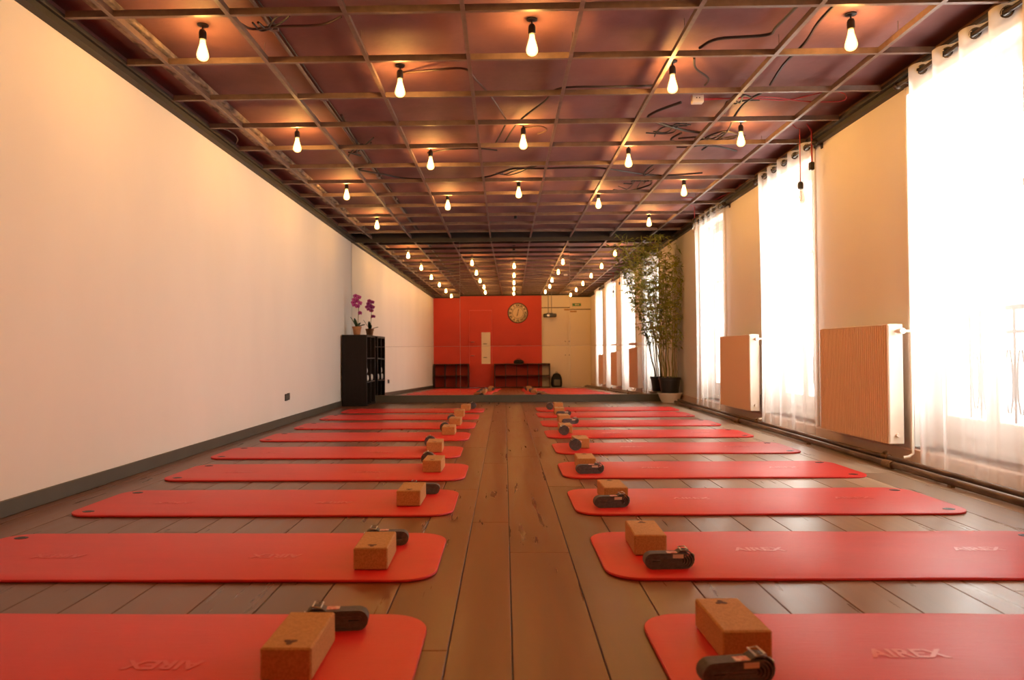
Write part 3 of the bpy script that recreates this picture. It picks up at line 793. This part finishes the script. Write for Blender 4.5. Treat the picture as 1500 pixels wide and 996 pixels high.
# ------------------------------------------------------------------ radiators
def make_radiator():
    t = thing('radiator', 'x', 'radiator', (0, 0, 0), group='radiators')
    L, z0, z1 = .97, .143, .905; x0, x1 = -.155, -.055
    g = MB(); n = 36                                      # ribbed front sheet
    prof = []
    for k in range(n):
        a = k/n*L
        for du, dx in ((0, 0), (.52, 0), (.60, .012), (.92, .012)): prof.append((a+du*L/n, dx))
    prof.append((L, 0))
    vs = [(x0+dx, y, z) for z in (z0, z1) for y, dx in prof]; m_ = len(prof)
    g.add(vs, [(k, k+1, m_+k+1, m_+k) for k in range(m_-1)])
    g.box((x0+.0125, 0, z0), (x0+.02, L, z1))
    g.build('front_panel', M['radiator'], t)
    for y0 in (-.002, L-.012):
        g = MB(); g.box((x0+.004, y0, z0-.002), (x1, y0+.014, z1+.004), bev=.006); g.build('side_panel', M['white_enamel'], t)
    g = MB(); g.box((x0+.002, -.001, z1), (x1, L+.001, z1+.006), bev=.002)
    for k in range(30): g.box((x0+.03, .03+k*.0305, z1+.0055), (x1-.02, .045+k*.0305, z1+.0085))
    g.build('top_grille', M['white_enamel'], t)
    g = MB(); g.box((x1-.02, .02, z0), (x1, L-.02, z1)); g.box((x1, .1, .3), (-.002, .14, .8)); g.box((x1, L-.14, .3), (-.002, L-.1, .8)); g.build('back_panel', M['white_enamel'], t)
    g = MB(); g.tube([(-.10, -.002, .865), (-.10, -.035, .865)], .010, 10); g.tube([(-.10, -.03, .865), (-.10, -.085, .865)], [.017, .019], 14); g.tube([(-.10, -.055, .865), (-.04, -.055, .865)], .008, 8)
    g.build('valve', M['white_enamel'], t, smooth=True)
    g = MB(); g.tube([(-.04, -.055, .87), (-.035, -.055, .85), (-.035, -.055, .09), (-.06, -.055, .07), (-.095, -.055, .066)], .009, 10); g.build('feed_pipe', M['white_enamel'], t, smooth=True)
    g = MB(); g.tube([(-.10, -.002, .20), (-.10, -.02, .20)], .013, 12); g.build('plug', M['white_enamel'], t, smooth=True)
    return t
rp = make_radiator(); rp.location = (XR, 4.62, 0); rp['label'] = 'large peach ribbed radiator below the wall between the nearest and the middle curtain'
dup(rp, (XR, 7.20, 0), 0, 'peach ribbed radiator between the middle curtain and the far curtain')
dup(rp, (XR, 2.27, 0), 0, 'ribbed radiator between the two rear windows, seen in the mirror')

# heating pipes along the right wall
t = thing('heating_pipe', 'worn metal heating pipe along the foot of the window wall, next to the boards', 'pipe', (2.41, 0, .030))
g = MB(); g.tube([(0, YB+.05, 0), (.0, 3, 0), (.002, 7, .002), (0.0, 10.12, 0)], .021, 12); g.build('pipe_run', M['pipe'], t, smooth=True)
for y in (4.48, 7.35):
    g = MB(); g.tube([(-.004, y, 0), (-.004, y+.10, 0)], .026, 12); g.tube([(-.004, y+.02, 0), (-.004, y+.04, 0)], .029, 8); g.build('coupling', M['brass'], t, smooth=True)
for k in range(6):
    g = MB(); g.box((-.012, .3+k*1.8, -.030), (.012, .33+k*1.8, -.018)); g.build('pipe_foot', M['brass'], t)
t = thing('heating_pipe', 'second heating pipe running behind the first, against the white skirting', 'pipe', (2.456, 0, .055))
g = MB(); g.tube([(0, YB+.05, 0), (0, 10.14, 0)], .016, 12); g.build('pipe_run', M['pipe'], t, smooth=True)
for y in (4.62, 6.95):
    g = MB(); g.tube([(0, y, .004), (0, y+.07, .004)], .021, 12); g.tube([(0, y+.035, .01), (-.008, y+.035, .036)], [.012, .015], 10); g.build('coupling', M['brass'], t, smooth=True)
for k in range(6):
    g = MB(); g.box((-.010, .5+k*1.8, -.055), (.010, .53+k*1.8, -.016)); g.build('pipe_foot', M['brass'], t)

# wall sockets on left wall
t = thing('wall_socket', 'double dark power socket low on the left wall', 'power socket', (XL, 7.53, .285))
g = MB(); g.box((0, -.075, -.037), (.012, .0, .037), bev=.004); g.box((0, .002, -.033), (.012, .075, .041), bev=.004); g.build('cover_plate', M['outlet'], t)
for y in (-.037, .038):
    g = MB(); g.lathe([(.024, 0), (.024, .004), (.019, .005), (.018, .001)], 16, mat=T(.012, y, .002) @ R(PI/2, 'Y')); g.build('socket_ring', M['grey_bag'], t, smooth=True)

# ------------------------------------------------------------------ black cube cabinet by the mirror, orchid
CX0, CX1, CY0, CY1, CH_ = -2.295, -1.945, 10.0, 10.66, 1.01
t = thing('cube_cabinet', 'tall black open cube cabinet standing between left wall and mirror', 'cabinet', (CX0, CY0, 0))
W, D = CX1-CX0, CY1-CY0
g = MB(); e = .028
g.box((0, 0, 0), (W, e, CH_), bev=.002); g.box((0, D-e, 0), (W, D, CH_), bev=.002)
g.box((0, e, 0), (W, D-e, e)); g.box((0, e, CH_-e), (W, D-e, CH_)); g.build('carcass', M['black_wood'], t)
g = MB(); g.box((0, e, e), (.006, D-e, CH_-e)); g.build('back_panel', M['black_wood'], t)
for k in (1, 2):
    g = MB(); z = k*CH_/3; g.box((.006, e, z-.009), (W-.004, D-e, z+.009)); g.build('shelf', M['black_wood'], t)
g = MB()
for k in range(3): g.box((.006, D/2-.009, k*CH_/3+.009+(e-.009 if k == 0 else 0)), (W-.004, D/2+.009, (k+1)*CH_/3-.009-(e-.009 if k == 2 else 0)))
g.build('divider', M['black_wood'], t)
# rolled towels on the middle shelf
def towel(x, y, z, r, lab):
    g = MB(); tt = thing('rolled_towel', lab, 'towel', (x, y, z+r), group='rolled towels in the black cabinet')
    prof = [(.002, 0), (r*.55, .0), (r*.6, .004), (r*.8, 0), (r*.97, .006), (r, .02), (r, .24), (r*.95, .25), (.002, .25)]
    g.lathe(prof, 16, mat=R(-PI/2, 'Y')); g.build('towel_roll', M['towel'], tt, smooth=True)
zsf = CH_/3+.0095
towel(CX1-.02, CY0+.10, zsf, .048, 'white rolled towel at the near end of the cabinet middle shelf')
towel(CX1-.02, CY0+.215, zsf, .044, 'white rolled towel on the cabinet middle shelf, against the divider')
towel(CX1-.02, CY0+.44, zsf, .045, 'white rolled towel just behind the cabinet divider')
towel(CX1-.02, CY0+.55, zsf, .046, 'white rolled towel at the mirror end of the cabinet middle shelf')
g = MB(); tt = thing('rolled_towel', 'pale rolled towel lying on top of the near pair in the cabinet', 'towel', (CX1-.025, CY0+.158, zsf+.150), group='rolled towels in the black cabinet')
g.lathe([(.002, 0), (.03, 0), (.042, .005), (.045, .02), (.045, .23), (.002, .235)], 16, mat=R(-PI/2, 'Y')); g.build('towel_roll', M['towel'], tt, smooth=True)

# orchid
OX, OY = -2.14, 10.27
t = thing('potted_orchid', 'pink orchid in a terracotta pot on the black cabinet', 'plant', (OX, OY, CH_))
g = MB(); g.lathe([(.044, 0), (.046, .002), (.060, .095), (.066, .096), (.068, .125), (.062, .126), (.058, .108), (.002, .106)], 22); pot = g.build('flower_pot', M['terracotta'], t, smooth=True)
g = MB(); g.lathe([(.002, .108), (.057, .110)], 18, cap=False); g.build('soil', M['soil'], t)
def strap_leaf(g, base, dirv, L, wd, droop):
    d = Vector(dirv).normalized(); s = Vector((-d.y, d.x, 0)).normalized() if abs(d.z) < .99 else Vector((1, 0, 0)); n = 8; vs = []; fs = []
    for k in range(n+1):
        u = k/n; c = Vector(base)+d*L*u+Vector((0, 0, -droop*u*u)); w_ = wd*math.sin(PI*min(.98, .12+u*.86))**.7
        vs += [c-s*w_+Vector((0, 0, .006*u)), c+Vector((0, 0, -.006)), c+s*w_+Vector((0, 0, .006*u))]
    for k in range(n): a = k*3; fs += [(a, a+1, a+4, a+3), (a+1, a+2, a+5, a+4)]
    g.add(vs, fs)
for dv, L, dr in [((-.55, .1, 1), .20, .02), ((-.15, -.4, 1.0), .17, .02), ((.6, -.2, .35), .15, .03), ((.2, .5, .6), .14, .03)]:
    g = MB(); strap_leaf(g, (0, 0, .108), dv, L, .026, dr); g.build('leaf', M['orchid_leaf'], t, smooth=True)
stem_pts = [(0.01, 0, .108), (.018, .0, .20), (.022, 0, .30), (.03, .0, .40), (.035, 0, .47), (.025, 0, .525), (.0, 0, .555)]
g = MB(); g.tube(stem_pts, .0035, 6); g.tube([(0.012, .004, .108), (.03, .0, .36)], .002, 5); g.build('flower_stalk', M['stalk'], t, smooth=True)
def petal(g, c, fwd, up, ang, L, wd):
    f = Vector(fwd).normalized(); u = Vector(up); u = (u-f*u.dot(f)).normalized(); s = f.cross(u)
    d = u*math.cos(ang)+s*math.sin(ang); q = f.cross(d); n = 5; vs = []; fs = []
    for k in range(n+1):
        w_ = wd*math.sin(PI*min(.97, .08+.9*k/n))**.8; p = Vector(c)+d*L*k/n+f*.008*(k/n)
        vs += [p-q*w_, p+f*.004, p+q*w_]
    for k in range(n): a = k*3; fs += [(a, a+1, a+4, a+3), (a+1, a+2, a+5, a+4)]
    g.add(vs, fs)
ro = random.Random(5)
for k, (x, y, z) in enumerate([(-.012, -.02, .565), (.035, -.03, .545), (-.03, -.03, .510), (.012, -.035, .49), (.045, -.02, .465), (-.03, -.03, .435), (.018, -.04, .415), (-.045, -.015, .47), (.055, -.015, .32), (-.01, .03, .52), (.035, .03, .46)]):
    g = MB(); f = (ro.uniform(-.5, .6), -1 if y < .0 else 1, ro.uniform(-.3, .1))
    for a, L, wd in [(0, .036, .013), (2.2, .034, .013), (-2.2, .034, .013), (1.25, .040, .022), (-1.25, .040, .022)]: petal(g, (x, y, z), f, (0, 0, 1), a, L, wd)
    fo = g.build('blossom', M['orchid_petal'], t, smooth=True)
    g = MB(); g.lathe([(.002, -.008), (.008, -.004), (.009, .004), (.004, .010)], 8, mat=T(x, y-.006 if y < 0 else y+.006, z)); g.build('lip', M['orchid_lip'], fo, smooth=True)

# ------------------------------------------------------------------ bamboo in its pot, on a white bowl
BX, BY = 2.405, 10.44
t = thing('plant_bowl', 'wide white bowl standing on the floor beneath the black bamboo pot', 'bowl', (BX, BY, 0))
g = MB(); g.lathe([(.105, 0), (.115, .004), (.150, .075), (.168, .128), (.186, .132), (.188, .142), (.176, .146), (.150, .122), (.120, .075), (.002, .072)], 32)
g.build('bowl_body', M['bowl'], t, smooth=True)
t = thing('potted_bamboo', 'tall bamboo in a black plastic pot standing in the white bowl by the mirror', 'plant', (BX, BY, .0768))
g = MB(); g.lathe([(.112, 0), (.116, .003), (.150, .255), (.160, .257), (.162, .290), (.154, .292), (.148, .262), (.002, .260)], 28); g.build('plant_pot', M['pot'], t, smooth=True)
g = MB(); g.lathe([(.002, .263), (.146, .266)], 20, cap=False); g.build('soil', M['soil'], t)
rb = random.Random(11)
culms = []
specs = [(.05,.00,.06,.02,1.85), (.08,.03,.10,-.03,1.95), (.02,-.05,.08,-.12,1.7), (.09,-.03,.11,-.10,1.6),
         (-.06,.02,-.36,-.02,2.0), (-.08,-.03,-.50,-.10,1.98), (-.04,.05,-.30,-.02,2.1), (-.07,.0,-.68,-.12,2.05), (-.02,-.06,-.22,-.16,2.1), (-.09,.05,-.60,-.06,1.85), (.0,.0,-.14,-.08,2.12)]
for (bx, by, tx, ty, H) in specs:
    P = []; n = 14
    for k in range(n+1):
        u = k/n; bend = u**1.6
        P.append(Vector((bx+(tx-bx)*(.45*u+.55*bend)+.008*math.sin(k*2.1), by+(ty-by)*bend, .262+H*u-.06*u**4)))
    culms.append(P)
    g = MB()
    rad = [(.0075-.0050*k/n) for k in range(n+1)]
    g.tube(P, rad, 6)
    for k in range(1, n): g.tube([P[k]-Vector((0, 0, .004)), P[k]+Vector((0, 0, .004))], rad[k]*1.35, 6)
    g.build('culm', M['culm'], t, smooth=True)
g = MB()
for ci, P in enumerate(culms):
    n = len(P)
    for k in range(4, n):
        p = P[k]; dens = (5 if k > 6 else (3 if k > 4 else 2)) if ci > 3 else (3 if k > 5 else 2)
        for b_ in range(dens):
            a = rb.uniform(0, 2*PI); bl = rb.uniform(.05, .19)*(1 if k > 6 else .7)
            e = p+Vector((math.cos(a)*bl, math.sin(a)*bl*.5, rb.uniform(-.02, .13)))
            e.x = min(e.x, XR-BX-.03); e.y = max(min(e.y, YM-BY-.05), -.35); e.z = min(e.z, ZG-.0768-.05)
            g.tube([p, (p+e)/2+Vector((0, 0, .015)), e], .0012, 3, cap=False)
            for q in range(rb.randint(4, 6)):
                s = rb.uniform(.3, 1.0); c = p.lerp(e, s)
                d = Vector((rb.gauss(0, 1), rb.gauss(0, .6), rb.gauss(-.45, .6))); d.normalize()
                L = rb.uniform(.055, .105); sd = d.cross(Vector((rb.gauss(0, 1), rb.gauss(0, 1), rb.gauss(0, 1)))).normalized()*L*.095
                tip = c+d*L
                tip.x = min(tip.x, XR-BX-.012); tip.y = min(tip.y, YM-BY-.02); tip.z = min(tip.z, ZG-.0768-.02)
                mid = c+(tip-c)*.42+Vector((0, 0, .004))
                g.add([c, mid-sd, tip, mid+sd], [(0, 1, 2, 3)], 1)
fo = g.build('foliage', [M['culm'], M['leaf']], t); fo['kind'] = 'stuff'

# ------------------------------------------------------------------ behind the camera (seen in the mirror)
# red flush door
root = bpy.data.objects.new('door_1', None); COL.objects.link(root); root.location = (-.885, YB, 0); struct(root)
g = MB(); g.box((-.345, 0, .006), (.345, .03, 1.98), bev=.003); dl = g.build('door_leaf', M['red_wall'], root)
g = MB(); g.box((-.362, 0, 0), (-.349, .012, 2.0)); g.box((.349, 0, 0), (.362, .012, 2.0)); g.box((-.362, 0, 1.985), (.362, .012, 2.0)); g.build('door_frame', M['print'], root)
g = MB(); g.tube([(-.30, .03, 1.0), (-.30, .07, 1.0), (-.20, .072, 1.0)], .009, 8); g.build('door_handle', M['steel'], dl, smooth=True)
t = thing('paper_notice', 'tall white paper notice pinned on the red door, seen in the mirror', 'notice', (-.72, YB+.031, .74))
g = MB(); g.box((-.14, 0, 0), (.14, .003, .56)); g.build('sheet', M['notice'], t)
g = MB(); g.box((-.085, .003, .19), (.03, .0045, .21)); g.build('printed_lines', M['ink'], t)
# cream double door under a header
root = bpy.data.objects.new('door_2', None); COL.objects.link(root); root.location = (1.82, YB, 0); struct(root)
for s, x0, x1 in ((-1, -.775, -.005), (1, .005, .775)):
    g = MB(); g.box((x0, 0, .005), (x1, .025, 2.04), bev=.003); dl = g.build('door_leaf', M['cream_door'], root)
    g = MB(); g.tube([(s*.06, .025, 1.0), (s*.06, .06, 1.0)], .016, 10); g.build('door_knob', M['brass'], dl, smooth=True)
g = MB(); g.box((-.79, 0, 2.045), (.79, .02, 2.07)); g.build('header_strip', M['clock_metal'], root)
# wall clock
t = thing('wall_clock', 'large round wall clock with roman numerals on the red wall, seen in the mirror', 'clock', (.285, YB, 1.90))
A = R(-PI/2, 'X')   # local z -> +y
g = MB(); g.lathe([(.295, .004), (.318, .006), (.322, .018), (.312, .030), (.296, .026)], 48, mat=A, cap=False); g.build('rim', M['clock_metal'], t, smooth=True)
g = MB(); g.lathe([(.002, .012), (.300, .012)], 48, mat=A, cap=False); g.build('dial', M['clock_face'], t)
g = MB(); g.lathe([(.168, .013), (.168, .019), (.178, .019), (.178, .013)], 40, mat=A, cap=False); g.lathe([(.285, .013), (.285, .018), (.292, .018), (.292, .013)], 40, mat=A, cap=False); g.build('chapter_ring', M['clock_metal'], t)
for k, s in enumerate(['XII', 'I', 'II', 'III', 'IV', 'V', 'VI', 'VII', 'VIII', 'IX', 'X', 'XI']):
    me = text_mesh(s, .100, .001, .004); a = -k*PI/6
    mesh_obj('numeral', me, M['clock_metal'], t, R(PI, 'Z') @ R(PI/2, 'X') @ R(a, 'Z') @ T(0, .232, .016))
def hand(L, tail, wd, ang, name, y):
    g = MB(); g.prism([(-wd, -tail), (wd, -tail), (wd*1.6, L*.7), (0, L), (-wd*1.6, L*.7)], 0, .003)
    o = g.build(name, M['clock_metal'], t); o.matrix_local = T(0, y, 0) @ R(ang, 'Y') @ R(PI/2, 'X') @ T(0, 0, -.003)
hand(.15, .03, .007, math.radians(12), 'minute_hand', .024); hand(.11, .02, .009, math.radians(196), 'hour_hand', .020)
# exit sign and plaque
t = thing('exit_sign', 'small green exit sign high on the cream wall, seen in the mirror', 'sign', (2.17, YB, 2.20))
g = MB(); g.box((-.15, 0, -.055), (.15, .045, .055), bev=.008); g.build('sign_case', M['box_white'], t)
g = MB(); g.box((-.13, .045, -.042), (.13, .048, .042)); g.build('green_panel', M['green_sign'], t)
g = MB(); g.box((-.02, .048, -.008), (.075, .0495, .008)); g.prism([(-.06, 0), (-.02, -.026), (-.02, .026)], .048, .0495, mat=Matrix(((1,0,0,0),(0,0,1,0),(0,1,0,0),(0,0,0,1)))); g.build('arrow', M['notice'], t)
t = thing('coat_rail', 'narrow brown wooden peg rail above the cream doors, seen in the mirror', 'peg rail', (1.95, YB+.026, 1.99))
g = MB(); g.box((-.22, 0, -.022), (.22, .018, .022), bev=.004); g.build('rail_board', M['wood_plaque'], t)
for k in range(5):
    g = MB(); g.tube([(-.18+k*.09, .018, 0), (-.18+k*.09, .055, .008)], [.007, .010], 8); g.build('peg', M['wood_plaque'], t, smooth=True)
# ceiling projector
t = thing('ceiling_projector', 'black projector hanging from the ceiling on two rods, seen in the mirror', 'projector', (1.27, -.45, 1.80))
g = MB(); g.box((-.20, -.13, -.055), (.20, .13, .055), bev=.02); g.build('projector_body', M['projector'], t)
g = MB(); g.lathe([(.05, 0), (.05, .03), (.040, .034), (.034, .012), (.002, .010)], 20, mat=T(-.05, .13, 0) @ A); g.build('lens', M['steel'], t, smooth=True)
g = MB(); g.tube([(-.05, 0, .075), (-.05, 0, ZS-1.80)], .010, 8); g.tube([(.05, 0, .075), (.05, 0, ZS-1.80)], .010, 8); g.box((-.09, -.05, .055), (.09, .05, .077)); g.box((-.09, -.04, ZS-1.80-.01), (.09, .04, ZS-1.80)); g.build('ceiling_mount', M['conduit'], t, smooth=True)
# dark low cube shelves
def cube_shelf(x0, cols, lab, y0=YB+.012, cw=.345):
    t = thing('cube_shelf', lab, 'shelf', (x0, y0, 0), group='low dark cube shelves')
    H, D_ = .74, .33; W_ = cols*cw; e = .022
    g = MB(); g.box((0, 0, 0), (W_, D_, e), bev=.002); g.box((0, 0, H-e), (W_, D_, H), bev=.002); g.box((0, 0, e), (e, D_, H-e)); g.box((W_-e, 0, e), (W_, D_, H-e)); g.build('carcass', M['cube'], t)
    g = MB(); g.box((e, 0.004, H/2-.009), (W_-e, D_-.004, H/2+.009)); g.build('shelf', M['cube'], t)
    for k in range(1, cols):
        g = MB(); x = k*cw; g.box((x-.009, .006, e), (x+.009, D_-.006, H/2-.0095)); g.box((x-.009, .006, H/2+.0095), (x+.009, D_-.006, H-e)); g.build('divider', M['cube'], t)
cube_shelf(-2.29, 3, 'low dark cube shelf left of the red door, seen in the mirror')
cube_shelf(-.46, 5, 'low dark cube shelf under the clock, right of the red door, seen in the mirror')
t = thing('camera_stand_in', 'small black bag-shaped stand-in for the camera on top of the long dark cube shelf, seen in the mirror', 'bag', (.30, -.60, .741))  # bag shape added in place of the camera reflected in the mirror
g = MB(); g.lathe([(.02, 0), (.13, .004), (.15, .05), (.12, .10), (.05, .125), (.002, .128)], 20, mat=Matrix.Diagonal((1.1, .75, 1, 1))); g.build('bag_body', M['bag'], t, smooth=True)
g = MB(); g.tube([(-.08, 0, .10), (-.05, .0, .155), (.05, 0, .155), (.08, 0, .10)], .008, 6); g.build('stand_in_handle', M['bag'], t, smooth=True)
t = thing('rucksack', 'dark rucksack with a grey front leaning beside the long cube shelf, seen in the mirror', 'bag', (1.47, -.62, 0))
g = MB(); g.lathe([(.02, 0), (.15, .006), (.17, .10), (.16, .28), (.11, .40), (.04, .44), (.002, .445)], 22, mat=Matrix.Diagonal((1, .75, 1, 1))); g.build('bag_body', M['bag'], t, smooth=True)
g = MB(); g.box((-.10, .10, .05), (.10, .155, .24), bev=.02); g.build('front_pocket', M['grey_bag'], t)
g = MB(); g.tube([(-.03, 0, .435), (-.02, 0, .475), (.02, 0, .475), (.03, 0, .435)], .007, 6); g.build('grab_loop', M['bag'], t, smooth=True)

# ------------------------------------------------------------------ light: overcast daylight through the windows
wd = bpy.data.worlds.new('overcast_sky'); sc.world = wd; wd.use_nodes = True
nt = wd.node_tree
for n in list(nt.nodes): nt.nodes.remove(n)
o_ = nt.nodes.new('ShaderNodeOutputWorld'); bg = nt.nodes.new('ShaderNodeBackground')
bg.inputs[0].default_value = (1.0, .965, .93, 1); bg.inputs[1].default_value = 7.0
nt.links.new(bg.outputs[0], o_.inputs[0])
for i, (a, b_) in enumerate(WIN):
    L = bpy.data.lights.new('window_daylight', 'AREA'); L.shape = 'RECTANGLE'; L.size = WZ1-WZ0; L.size_y = b_-a
    L.cycles.is_portal = True
    lo = bpy.data.objects.new('window_daylight', L); COL.objects.link(lo)
    lo.location = (XO-.02, (a+b_)/2, (WZ0+WZ1)/2); lo.rotation_euler = (0, PI/2, 0)

# ------------------------------------------------------------------ camera
cam = bpy.data.cameras.new('camera'); co = bpy.data.objects.new('camera', cam); COL.objects.link(co)
cam.sensor_width = 36; cam.lens = 36*1042/1500; cam.shift_x = 34/1500; cam.clip_start = .05
co.location = (0, 0, .745)
co.matrix_world = T(0, 0, .745) @ R(math.atan(23/1042), 'Z') @ R(PI/2+math.atan(18.5/1042), 'X') @ R(-.0065, 'Z')
cam.dof.use_dof = True; cam.dof.focus_distance = 4.2; cam.dof.aperture_fstop = 3.2
sc.camera = co

sc.view_settings.view_transform = 'Standard'; sc.view_settings.look = 'None'
sc.view_settings.gamma = 1; sc.view_settings.use_curve_mapping = False
sc.view_settings.exposure = 1.35
cy = sc.cycles
cy.use_denoising = True
cy.max_bounces = 12; cy.diffuse_bounces = 6; cy.glossy_bounces = 6; cy.transparent_max_bounces = 24; cy.transmission_bounces = 6
cy.caustics_reflective = False; cy.caustics_refractive = False
cy.sample_clamp_indirect = 8.0
cy.use_light_tree = True
